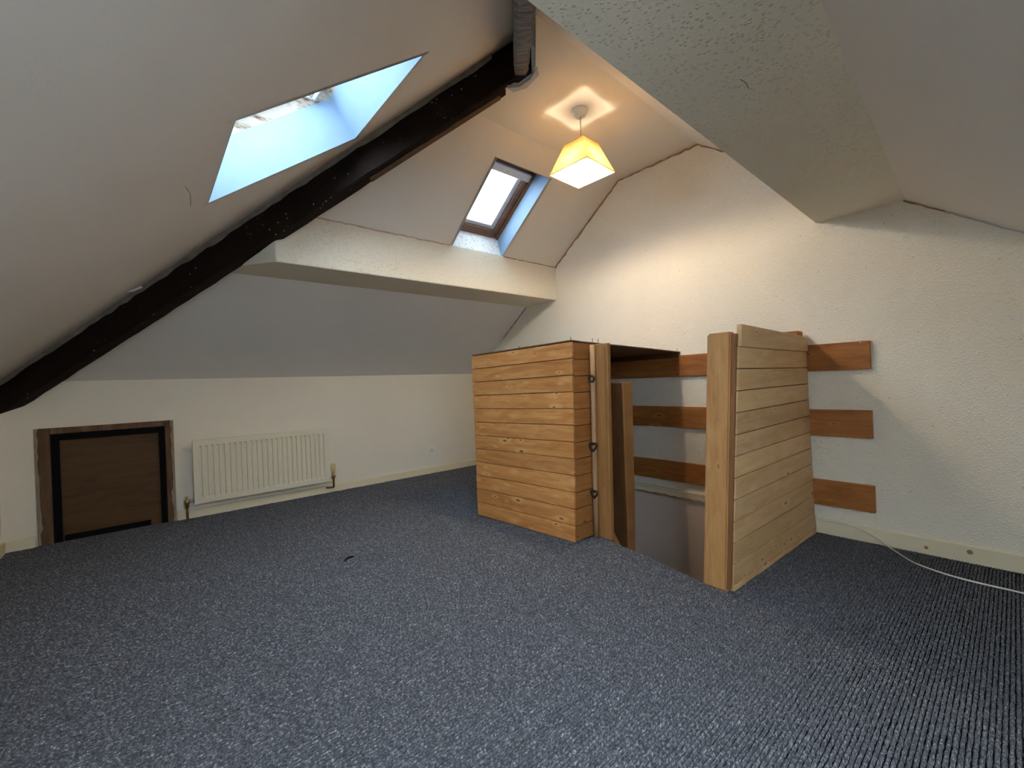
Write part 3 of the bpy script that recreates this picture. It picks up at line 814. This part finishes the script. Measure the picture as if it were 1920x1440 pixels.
# ---- hatch door in the knee wall
hd = empty('door_1', (-0.19, YK + 0.03, 0)); tag(hd, kind='structure')
tag(hd, 'low brown cupboard hatch with black draught strips in the knee wall')
box('jamb', HX0, -0.462, YK - 0.002, YK + 0.10, -0.02, HZ, M['hatch_frame'], hd, bevel=0.004)
box('jamb', 0.098, HX1, YK - 0.002, YK + 0.10, -0.02, HZ, M['hatch_frame'], hd, bevel=0.004)
box('head', -0.462, 0.098, YK - 0.002, YK + 0.10, HZ - 0.040, HZ, M['hatch_frame'], hd, bevel=0.004)
box('panel', -0.462, 0.098, YK + 0.022, YK + 0.05, -0.02, HZ - 0.040, M['hatch'], hd)
box('draught_strip', -0.464, -0.424, YK + 0.002, YK + 0.024, -0.01, HZ - 0.038, M['seal'], hd, bevel=0.003)
box('draught_strip', 0.064, 0.100, YK + 0.002, YK + 0.024, -0.01, HZ - 0.038, M['seal'], hd, bevel=0.003)
box('draught_strip', -0.424, 0.064, YK + 0.004, YK + 0.024, HZ - 0.082, HZ - 0.038, M['seal'], hd, bevel=0.003)
box('draught_strip', -0.415, 0.005, YK + 0.000, YK + 0.024, 0.002, 0.034, M['seal'], hd, bevel=0.003)
rnd = random.Random(31)
def ragplaster(name, x, sgn, seed):
    rnd = random.Random(seed); bm = bmesh.new(); rows = []
    for i in range(22):
        z = lerp(0.0, HZ, i / 21); w = 0.002 + 0.014 * rnd.random() * (1.2 if i < 8 else 0.7)
        y = YK - 0.005
        rows.append([bm.verts.new(v) for v in ((x - sgn * 0.010, y + 0.008, z), (x - sgn * 0.008, y, z), (x + sgn * w, y, z), (x + sgn * w, y + 0.008, z))])
    for r0, r1 in zip(rows[:-1], rows[1:]):
        for k in range(4): bm.faces.new((r0[k], r0[(k + 1) % 4], r1[(k + 1) % 4], r1[k]))
    finish(name, bm, M['plaster_edge'], hd)
ragplaster('plaster_edge', HX0 + 0.002, 1, 41)
ragplaster('plaster_edge', HX1 - 0.002, -1, 42)

# ------------------------------------------------------------------ stair enclosure (left boarded box)
enc = empty('stair_enclosure', (2.2, 2.0, 0))
tag(enc, 'boxed-in stair head of honey pine boards with a flat top, beside the radiator wall', 'enclosure')
def corner_pt(z):   # front right corner line
    return lerp(1.783, 1.802, z / 1.115), lerp(1.606, 1.592, z / 1.115)
def left_pt(z):
    return lerp(1.717, 1.730, z / 1.09), lerp(2.424, 2.447, z / 1.09)
NP = 12
rnd = random.Random(51)
zs_r = [1.115 * i / NP for i in range(NP + 1)]
zs_l = [1.092 * i / NP for i in range(NP + 1)]
G = 0.0017
th = 0.016
def vgroove(p, mat, name, parent):
    return hexa(name, p, mat, parent, bevel=0.0018, seg=1)
for i in range(NP):
    j = rnd.uniform(-0.0015, 0.0015)
    a0, a1 = zs_r[i] + G, zs_r[i + 1] - G
    b0, b1 = zs_l[i] + G, zs_l[i + 1] - G
    c0 = corner_pt(a0); c1 = corner_pt(a1); l0 = left_pt(b0); l1 = left_pt(b1)
    ex = rnd.uniform(0.0, 0.005)
    vgroove([(c0[0] + j, c0[1] - 0.004 - 0, a0), (c0[0] + th + j, c0[1], a0), (l0[0] + th + j, l0[1] + ex, b0), (l0[0] + j, l0[1] + ex, b0),
             (c1[0] + j, c1[1] - 0.004, a1), (c1[0] + th + j, c1[1], a1), (l1[0] + th + j, l1[1] + ex, b1), (l1[0] + j, l1[1] + ex, b1)], M['pine'], 'plank', enc)
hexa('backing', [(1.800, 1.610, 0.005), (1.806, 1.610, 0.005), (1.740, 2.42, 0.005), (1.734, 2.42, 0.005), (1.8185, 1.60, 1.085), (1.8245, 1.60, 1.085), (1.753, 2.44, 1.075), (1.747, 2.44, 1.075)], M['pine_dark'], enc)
# short return boards
zoff = 0.006
for i in range(NP):
    a0, a1 = max(0, zs_r[i] - zoff) + G, zs_r[i + 1] - zoff - G
    if i == NP - 1: a1 = 1.112
    c0 = corner_pt(a0); c1 = corner_pt(a1); j = rnd.uniform(-0.001, 0.001)
    e0 = 1.962; e1 = 1.985
    x0_, x1_ = lerp(e0, e1, a0 / 1.115), lerp(e0, e1, a1 / 1.115)
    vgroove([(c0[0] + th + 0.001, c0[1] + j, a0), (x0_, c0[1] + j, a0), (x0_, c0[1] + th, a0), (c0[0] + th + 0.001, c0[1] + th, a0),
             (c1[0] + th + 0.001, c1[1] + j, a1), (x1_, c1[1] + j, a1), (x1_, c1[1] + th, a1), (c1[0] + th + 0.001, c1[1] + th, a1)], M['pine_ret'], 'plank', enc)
# hidden far side towards the radiator wall
bm = bmesh.new()
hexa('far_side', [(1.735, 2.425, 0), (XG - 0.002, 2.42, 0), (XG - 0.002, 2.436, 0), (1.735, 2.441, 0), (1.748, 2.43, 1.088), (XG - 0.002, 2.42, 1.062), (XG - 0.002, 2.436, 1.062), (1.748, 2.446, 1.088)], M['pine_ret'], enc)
# top sheet, sagging towards the wall
bm = bmesh.new(); K = 14; rows = []
for i in range(K + 1):
    t = i / K
    x = lerp(1.796, XG - 0.002, t)
    zf = 1.118 - 0.052 * (t ** 0.8) + 0.004 * math.sin(t * 3.1)
    yfr = lerp(1.588, 1.522, t)
    xl = lerp(1.728, XG - 0.002, t); zb_ = lerp(1.095, 1.068, t)
    rows.append([bm.verts.new((x, yfr, zf)), bm.verts.new((x, yfr, zf + 0.006)), bm.verts.new((xl, 2.449, zb_ + 0.006)), bm.verts.new((xl, 2.449, zb_))])
for r0, r1 in zip(rows[:-1], rows[1:]):
    for k in range(4): bm.faces.new((r0[k], r0[(k + 1) % 4], r1[(k + 1) % 4], r1[k]))
bm.faces.new(rows[0]); bm.faces.new(rows[-1][::-1])
M['ply'] = m_pine('brown_plywood', (0.21, 0.115, 0.05), (0.15, 0.078, 0.032), (0.26, 0.15, 0.07), 'Y', 'Z', knots=0.0)
top = finish('top_sheet', bm, M['ply'], enc, bevel=0.0)
box('batten', XG - 0.024, XG - 0.001, 1.53, 2.42, 1.030, 1.068, M['pine_dark'], enc)
# nails standing up along the top
for (x, y, z, hgt) in ((1.800, 1.596, 1.116, 0.022), (1.975, 1.585, 1.112, 0.024), (2.02, 1.578, 1.110, 0.024), (2.83, 1.530, 1.066, 0.024), (1.757, 1.98, 1.105, 0.014)):
    tube('nail', [(x, y, z), (x, y, z + hgt), (x, y, z + hgt + 0.002)], [0.0016, 0.0016, 0.003], M['iron'], top, 6)
# jamb board beside the opening, with a bead line and a round cane
def lean(z): return lerp(0, -0.020, z / 1.1)
def leanx(z): return lerp(0, 0.0, z / 1.1)
z1 = 1.100
jm = hexa('jamb_board', [(1.957, 1.487, -0.005), (1.985, 1.487, -0.005), (1.985, 1.592, -0.005), (1.957, 1.592, -0.005),
                    (1.957, 1.467, z1), (1.985, 1.467, z1), (1.985, 1.572, z1), (1.957, 1.572, z1)], M['pine_jamb'], enc, bevel=0.003)
hexa('bead', [(1.951, 1.500, 0.145), (1.958, 1.500, 0.145), (1.958, 1.511, 0.145), (1.951, 1.511, 0.145),
              (1.951, 1.482, z1 - 0.02), (1.958, 1.482, z1 - 0.02), (1.958, 1.493, z1 - 0.02), (1.951, 1.493, z1 - 0.02)], M['pine_jamb'], jm, bevel=0.002)
cn = tube('cane', [(1.945, 1.584 + lean(z), z) for z in (-0.004, 0.3, 0.6, 0.9, 1.098)], 0.0150, M['cane'], enc, 12)
# small dark heart-shaped hooks on the cane
def heart(z, s, ring=False):
    y = 1.578 + lean(z); pts = []
    for k in range(25):
        a = 2 * math.pi * k / 24
        if ring: hx_, hy_ = math.sin(a) * 13, math.cos(a) * 13
        else:
            hx_ = 16 * math.sin(a) ** 3
            hy_ = 13 * math.cos(a) - 5 * math.cos(2 * a) - 2 * math.cos(3 * a) - math.cos(4 * a)
        pts.append((1.927, y - hx_ * s / 16, z + hy_ * s / 16))
    tube('heart_hook', pts, 0.0058, M['iron'], enc, 6)
heart(0.905, 0.021, True); heart(0.520, 0.026); heart(0.250, 0.023)
# gusset at the foot of the jamb, down at the stair edge
obj('gusset', [(1.985, 1.487, 0.035), (1.985, 1.487, -0.16), (2.11, 1.487, -0.16), (1.985, 1.51, 0.035), (1.985, 1.51, -0.16), (2.11, 1.51, -0.16)],
    [(0, 1, 2), (5, 4, 3), (0, 3, 4, 1), (1, 4, 5, 2), (2, 5, 3, 0)], M['pine_jamb'], enc)

# inner panel standing in the stairwell
ip = empty('timber_screen', (2.18, 1.6, -1.3))
tag(ip, 'tall shade-darkened timber screen with a pale front edge standing inside the stairwell', 'screen')
box('board', 2.128, 2.150, 1.505, 2.38, -1.29, 0.874, M['pine_dark'], ip, bevel=0.002)  # shade under the box top put into this board's colour
hexa('edge_post', [(2.128, 1.492, -1.29), (2.176, 1.50, -1.29), (2.176, 1.535, -1.29), (2.128, 1.535, -1.29), (2.133, 1.497, 0.876), (2.232, 1.50, 0.876), (2.232, 1.535, 0.876), (2.133, 1.535, 0.876)], M['pine_jamb'], ip, bevel=0.003)

# ------------------------------------------------------------------ partition on the other side of the opening
par = empty('stair_partition', (2.3, 0.8, 0))
tag(par, 'pale boarded pine partition with a thick post at its free end', 'partition')
Y00, Y01, Y10, Y11 = 0.783, 0.728, 0.750, 0.765   # front-bottom, front-top, gable-bottom, gable-top
X_f0, X_f1 = 1.836, 1.848
XE = XG - 0.020
def pp(t, z):    # point of the partition's outer face, t 0 at the post, 1 at the gable
    s = z / 1.1
    y = lerp(lerp(Y00, Y10, t), lerp(Y01, Y11, t), s)
    x = lerp(lerp(X_f0, X_f1, s), XE, t)
    return x, y
rnd = random.Random(61)
zl_ = [0.018 + (1.012 - 0.018) * i / 11 for i in range(12)]
zr_ = [0.018 + (1.012 - 0.018) * i / 11 for i in range(12)]
def part_plank(z00, z01, z10, z11, dj, t0=0.0):
    P_ = []
    tt = 0.016
    for (t, z) in ((t0, z00), (1, z10)): P_.append((t, z))
    a = pp(t0, z00); b = pp(1, z10); c = pp(1, z11); d_ = pp(t0, z01)
    return [(a[0], a[1] + dj, z00), (b[0], b[1] + dj, z10), (b[0], b[1] + tt, z10), (a[0], a[1] + tt, z00),
            (d_[0], d_[1] + dj, z01), (c[0], c[1] + dj, z11), (c[0], c[1] + tt, z11), (d_[0], d_[1] + tt, z01)]
for i in range(11):
    vgroove(part_plank(zl_[i] + G, zl_[i + 1] - G, zr_[i] + G, zr_[i + 1] - G, rnd.uniform(-0.001, 0.001)), M['pine_pale'], 'plank', par)
# loose top board, tipped up at the post end
vgroove([(p[0], p[1] - 0.004, p[2]) for p in part_plank(1.012, 1.104, 1.012, 1.094, -0.004, 0.006)], M['pine_pale'], 'plank', par)
a_, b_, c_, d2 = pp(0, 0.02), pp(1, 0.02), pp(1, 1.01), pp(0, 1.01)
hexa('backing', [(a_[0] + 0.002, a_[1] + 0.0155, 0.02), (b_[0], b_[1] + 0.0155, 0.02), (b_[0], b_[1] + 0.021, 0.02), (a_[0] + 0.002, a_[1] + 0.021, 0.02),
                 (d2[0] + 0.002, d2[1] + 0.0155, 1.01), (c_[0], c_[1] + 0.0155, 1.01), (c_[0], c_[1] + 0.021, 1.01), (d2[0] + 0.002, d2[1] + 0.021, 1.01)], M['pine_dark'], par)
# post and edging strips
TZ = 1.075
post = hexa('post', [(1.812, 0.803, -0.005), (1.862, 0.803, -0.005), (1.862, 0.900, -0.005), (1.812, 0.900, -0.005),
                     (1.822, 0.752, TZ), (1.872, 0.752, TZ), (1.872, 0.849, TZ), (1.822, 0.849, TZ)], M['pine_post'], par, bevel=0.006, seg=2)
hexa('edging_strip', [(1.820, 0.788, 0.004), (1.850, 0.788, 0.004), (1.850, 0.805, 0.004), (1.820, 0.805, 0.004),
                      (1.832, 0.735, 1.066), (1.860, 0.735, 1.066), (1.860, 0.754, 1.066), (1.832, 0.754, 1.066)], M['strip'], par, bevel=0.003)
hexa('base_lath', [(1.835, 0.780, -0.004), (XE, 0.745, -0.004), (XE, 0.768, -0.004), (1.835, 0.800, -0.004),
                   (1.835, 0.782, 0.020), (XE, 0.747, 0.020), (XE, 0.768, 0.020), (1.835, 0.80, 0.020)], M['pine_pale'], par)
box('wall_post', XG - 0.105, XG - 0.024, 0.778, 0.865, -0.005, 1.128, M['rail'], par, bevel=0.004)

# ---- pine rails on the gable wall
for z0, z1_, lab in ((0.157, 0.297, 'lowest of three brown pine rails fixed across the woodchip wall, just above the skirting'),
                     (0.541, 0.687, 'middle one of three brown pine rails fixed across the woodchip wall'),
                     (0.901, 1.048, 'topmost of three brown pine rails fixed across the woodchip wall, chipped on its upper edge')):
    dz = -0.004 if z0 > 0.8 else 0
    o = hexa('wall_rail', [(XG - 0.021, 0.485, z0), (XG + 0.001, 0.485, z0), (XG + 0.001, 2.40, z0 + dz), (XG - 0.021, 2.40, z0 + dz),
                           (XG - 0.021, 0.485, z1_), (XG + 0.001, 0.485, z1_), (XG + 0.001, 2.40, z1_ + dz), (XG - 0.021, 2.40, z1_ + dz)], M['rail'], bevel=0.002)
    tag(o, lab, 'rail', 'pine rails on the gable wall')
    if z0 > 0.8:
        obj('chip', [(XG - 0.0225, 0.535, z1_ + 0.001), (XG - 0.0225, 0.512, z1_ + 0.001), (XG - 0.0225, 0.522, z1_ - 0.012), (XG - 0.004, 0.535, z1_ + 0.001), (XG - 0.004, 0.512, z1_ + 0.001), (XG - 0.004, 0.522, z1_ - 0.012)],
            [(0, 1, 2), (5, 4, 3), (0, 3, 4, 1), (1, 4, 5, 2), (2, 5, 3, 0)], M['cane'], o)

# ------------------------------------------------------------------ radiator
rad = empty('radiator', (0.72, YK, 0.10))
tag(rad, 'cream ribbed panel radiator hung low on the knee wall', 'radiator')
RX0, RX1, RZ0, RZ1, RY = 0.248, 1.192, 0.108, 0.568, 3.852
NF = 25
bm = bmesh.new()
mx = 0.030; mt = 0.042; mb = 0.036
pit = (RX1 - RX0 - 2 * mx) / NF
# front sheet with pressed flutes: rows in z, columns in x
cols = [(RX0, 0.0), (RX0 + mx * 0.6, 0.0)]
for i in range(NF):
    x = RX0 + mx + i * pit
    cols += [(x + pit * 0.10, 0.0), (x + pit * 0.24, 0.014), (x + pit * 0.50, 0.014), (x + pit * 0.66, 0.0), (x + pit * 0.9, 0.0)]
cols += [(RX1 - mx * 0.6, 0.0), (RX1, 0.0)]
zrows = [(RZ0, 0), (RZ0 + mb, 0), (RZ0 + mb + 0.010, 1), (RZ1 - mt - 0.010, 1), (RZ1 - mt, 0), (RZ1, 0)]
grid = [[bm.verts.new((x, RY + dp * k, z)) for x, dp in cols] for z, k in zrows]
for r in range(len(zrows) - 1):
    for c in range(len(cols) - 1):
        bm.faces.new((grid[r][c], grid[r][c + 1], grid[r + 1][c + 1], grid[r + 1][c]))
front = finish('front_panel', bm, M['enamel'], rad)
box('back_panel', RX0 + 0.01, RX1 - 0.01, RY + 0.018, RY + 0.030, RZ0 + 0.002, RZ1 - 0.004, M['enamel'], rad)
box('top_edge', RX0, RX1, RY + 0.001, RY + 0.032, RZ1 - 0.012, RZ1, M['enamel'], rad, bevel=0.004, seg=2)
box('bottom_edge', RX0, RX1, RY + 0.001, RY + 0.032, RZ0, RZ0 + 0.010, M['enamel'], rad, bevel=0.003)
box('end_edge', RX0, RX0 + 0.012, RY + 0.001, RY + 0.032, RZ0, RZ1, M['enamel'], rad, bevel=0.003)
box('end_edge', RX1 - 0.012, RX1, RY + 0.001, RY + 0.032, RZ0, RZ1, M['enamel'], rad, bevel=0.003)
for x in (RX0 + 0.12, RX1 - 0.12):
    box('bracket', x, x + 0.03, RY + 0.028, YK + 0.001, RZ0 + 0.04, RZ1 - 0.05, M['white_metal'], rad)
# right valve with a pale cap
vx, vy = 1.225, 3.875
vl = lathe('valve', [(0.006, 0.0), (0.012, 0.002), (0.012, 0.016), (0.016, 0.018), (0.016, 0.040), (0.012, 0.044), (0.012, 0.062)], (vx, vy, 0.118), M['brass'], rad, 16)
lathe('valve_cap', [(0.016, 0.0), (0.019, 0.003), (0.019, 0.05), (0.0175, 0.07), (0.012, 0.075)], (vx, vy, 0.178), M['ivory'], vl, 18)
tube('pipe_tail', [(RX1 - 0.01, RY + 0.018, 0.135), (vx, vy, 0.135)], 0.0085, M['chrome'], rad, 10)
tube('pipe', catmull([(vx, vy, 0.125), (vx, vy, 0.085), (vx, vy + 0.004, 0.050), (vx - 0.02, vy + 0.02, 0.045), (vx - 0.05, YK - 0.018, 0.045)], 5), 0.0075, M['pipe'], rad, 10)
# left valve
vx2 = 0.205
v2 = lathe('valve', [(0.006, 0), (0.011, 0.002), (0.011, 0.03), (0.015, 0.032), (0.015, 0.055), (0.007, 0.06), (0.006, 0.085)], (vx2, vy, 0.085), M['brass'], rad, 16)
tube('pipe_tail', [(RX0 + 0.01, RY + 0.018, 0.136), (vx2, vy, 0.136)], 0.0085, M['chrome'], rad, 10)
tube('pipe', [(vx2, vy, 0.10), (vx2, vy, -0.004)], 0.0075, M['pipe'], rad, 10)

# ------------------------------------------------------------------ wall socket
sk = empty('wall_socket', (2.24, YK, 0.19)); tag(sk, 'white plastic wall socket beside the boarded enclosure', 'socket')
sx, sz = 2.240, 0.232
pltt = box('plate', sx - 0.043, sx + 0.043, YK - 0.010, YK + 0.001, sz - 0.043, sz + 0.043, M['plastic'], sk, bevel=0.003, seg=2)
for dx_, dz_, w_, h_ in ((-0.008, 0.014, 0.006, 0.010), (-0.019, -0.008, 0.010, 0.006), (0.003, -0.008, 0.010, 0.006)):
    box('pin_hole', sx + dx_ - w_ / 2, sx + dx_ + w_ / 2, YK - 0.0108, YK - 0.008, sz + dz_ - h_ / 2, sz + dz_ + h_ / 2, M['dark_hole'], pltt)
box('rocker_switch', sx + 0.018, sx + 0.032, YK - 0.014, YK - 0.008, sz - 0.002, sz + 0.026, M['plastic'], sk, bevel=0.002)
for dx_ in (-0.030, 0.030):
    lathe('screw', [(0.0032, 0), (0.0032, 0.001), (0.002, 0.0014)], (sx + dx_, YK - 0.010, sz - 0.0), M['chrome'], pltt, 8, axis=(0, -1, 0))

# ------------------------------------------------------------------ pendant lamp
LX, LY = 1.950, 1.594
lamp = empty('pendant_lamp', (LX, LY, ZF)); tag(lamp, 'lit pendant lamp with a tapered square woven shade on the flat ceiling', 'lamp')
lathe('ceiling_rose', [(0.046, 0.002), (0.047, -0.006), (0.044, -0.012), (0.034, -0.018), (0.031, -0.034), (0.026, -0.040), (0.008, -0.042)], (LX, LY, ZF), M['plastic'], lamp, 32)
tube('flex', [(LX, LY, ZF - 0.04), (LX + 0.001, LY, 2.33), (LX, LY, 2.262)], 0.003, M['flex'], lamp, 8)
lathe('lamp_holder', [(0.008, 0.0), (0.017, -0.006), (0.017, -0.035), (0.020, -0.040), (0.020, -0.052)], (LX, LY, 2.266), M['plastic'], lamp, 20)
ZB_, ZT_ = 2.085, 2.252
def sq(cx, cy, s, rot, z):
    return [(cx + s * (math.cos(rot) * a - math.sin(rot) * b), cy + s * (math.sin(rot) * a + math.cos(rot) * b), z) for a, b in ((-1, -1), (1, -1), (1, 1), (-1, 1))]
bot = sq(LX, LY, 0.1325, math.radians(2.5), ZB_); tp = sq(LX, LY, 0.069, math.radians(2.5), ZT_)
shade = empty('lamp_shade', (0, 0, 0)); shade.parent = lamp
bot2 = sq(LX, LY, 0.1315, math.radians(2.5), ZB_); tp2 = sq(LX, LY, 0.068, math.radians(2.5), ZT_)
bpy.data.objects.remove(shade)
shade = obj('lamp_shade', bot + tp, [(0, 1, 5, 4), (1, 2, 6, 5), (2, 3, 7, 6), (3, 0, 4, 7)], M['shade'], lamp)
M['trimtape'] = m_plain('cream_shade_trim', (0.62, 0.50, 0.30), 0.8)
for ring, s, z in (('bottom_rim', 0.1325, ZB_), ('top_rim', 0.069, ZT_)):
    q = sq(LX, LY, s, math.radians(2.5), z)
    bm = bmesh.new()
    for k in range(4): add_tube(bm, [q[k], q[(k + 1) % 4]], 0.0022, 6)
    finish(ring, bm, M['trimtape'], shade)
bm = bmesh.new()
for k in range(4): add_tube(bm, [tp[k], (LX, LY, 2.232)], 0.0016, 6)
finish('wire_spider', bm, M['white_metal'], shade)
bm = bmesh.new()
lathe('bulb_neck', [(0.014, 0.0), (0.015, -0.03), (0.0240, -0.048), (0.0274, -0.070)], (LX, LY, 2.216), M['white_metal'], lamp, 16)
bmesh.ops.create_icosphere(bm, subdivisions=2, radius=0.028, matrix=Matrix.Translation((LX, LY, 2.133)))
finish('bulb', bm, M['bulb'], lamp, True)

# ------------------------------------------------------------------ small things
pts = catmull([(XG - 0.021, 0.745, 0.070), (XG - 0.022, 0.66, 0.073), (XG - 0.022, 0.58, 0.070), (XG - 0.024, 0.50, 0.043), (XG - 0.066, 0.422, 0.006),
               (2.70, 0.355, 0.004), (2.653, 0.313, 0.004), (2.606, 0.225, 0.004), (2.585, 0.13, 0.004), (2.580, 0.0, 0.004), (2.55, -0.20, 0.004), (2.40, -0.42, 0.004)], 8)
cb = tube('cable', pts, 0.0036, M['cable'], None, 8)
tag(cb, 'thin white cable trailing off the skirting board across the carpet', 'cable')

# roller-blind catch screwed to the hip slope
bk = empty('blind_catch', (-0.02, 3.19, 1.50)); tag(bk, 'small white metal catch screwed to the sloping ceiling beside the black beam', 'catch')
A_ = Vector((-0.058, 3.165, zh(-0.058))); B_ = Vector((0.020, 3.212, zh(0.020)))
dd = (B_ - A_).normalized(); ww = N2.cross(dd).normalized()
def cbox(name, a, b, w, o0, o1, mat, parent, bev=0.001):
    p = [a - ww * w - N2 * o0, b - ww * w - N2 * o0, b + ww * w - N2 * o0, a + ww * w - N2 * o0, a - ww * w - N2 * o1, b - ww * w - N2 * o1, b + ww * w - N2 * o1, a + ww * w - N2 * o1]
    return hexa(name, p, mat, parent, bevel=bev)
bp_ = cbox('base_plate', A_, B_, 0.011, -0.002, 0.004, M['white_metal'], bk)
cbox('slide', A_ + dd * 0.02, B_ - dd * 0.012, 0.005, 0.003, 0.010, M['grey_metal'], bk)
cbox('slot', A_ + dd * 0.028, B_ - dd * 0.022, 0.0018, 0.0098, 0.0108, M['dark_hole'], bk, 0)

# bit of black fluff on the carpet
fl = tube('fluff', catmull([(0.768, 2.300, 0.002), (0.785, 2.312, 0.006), (0.80, 2.318, 0.005), (0.822, 2.322, 0.002)], 5), [0.003] + [0.006] * 13 + [0.003] * 2, M['debris'], None, 8)
tag(fl, 'small black scrap of fluff lying on the carpet', 'fluff')
# stray bristles stuck in the paint
tube('paint_bristle', catmull([Vector((x, y, zh(x))) - N2 * 0.0006 for x, y in ((0.127, 1.844), (0.147, 1.945), (0.158, 2.09))], 5), 0.0008, M['hair'], ceiling, 6)
tube('paint_bristle', catmull([(1.288, 0.482, 1.7214), (1.32, 0.478, 1.7212), (1.35, 0.483, 1.7214)], 5), 0.0008, M['hair'], pl_right, 6)
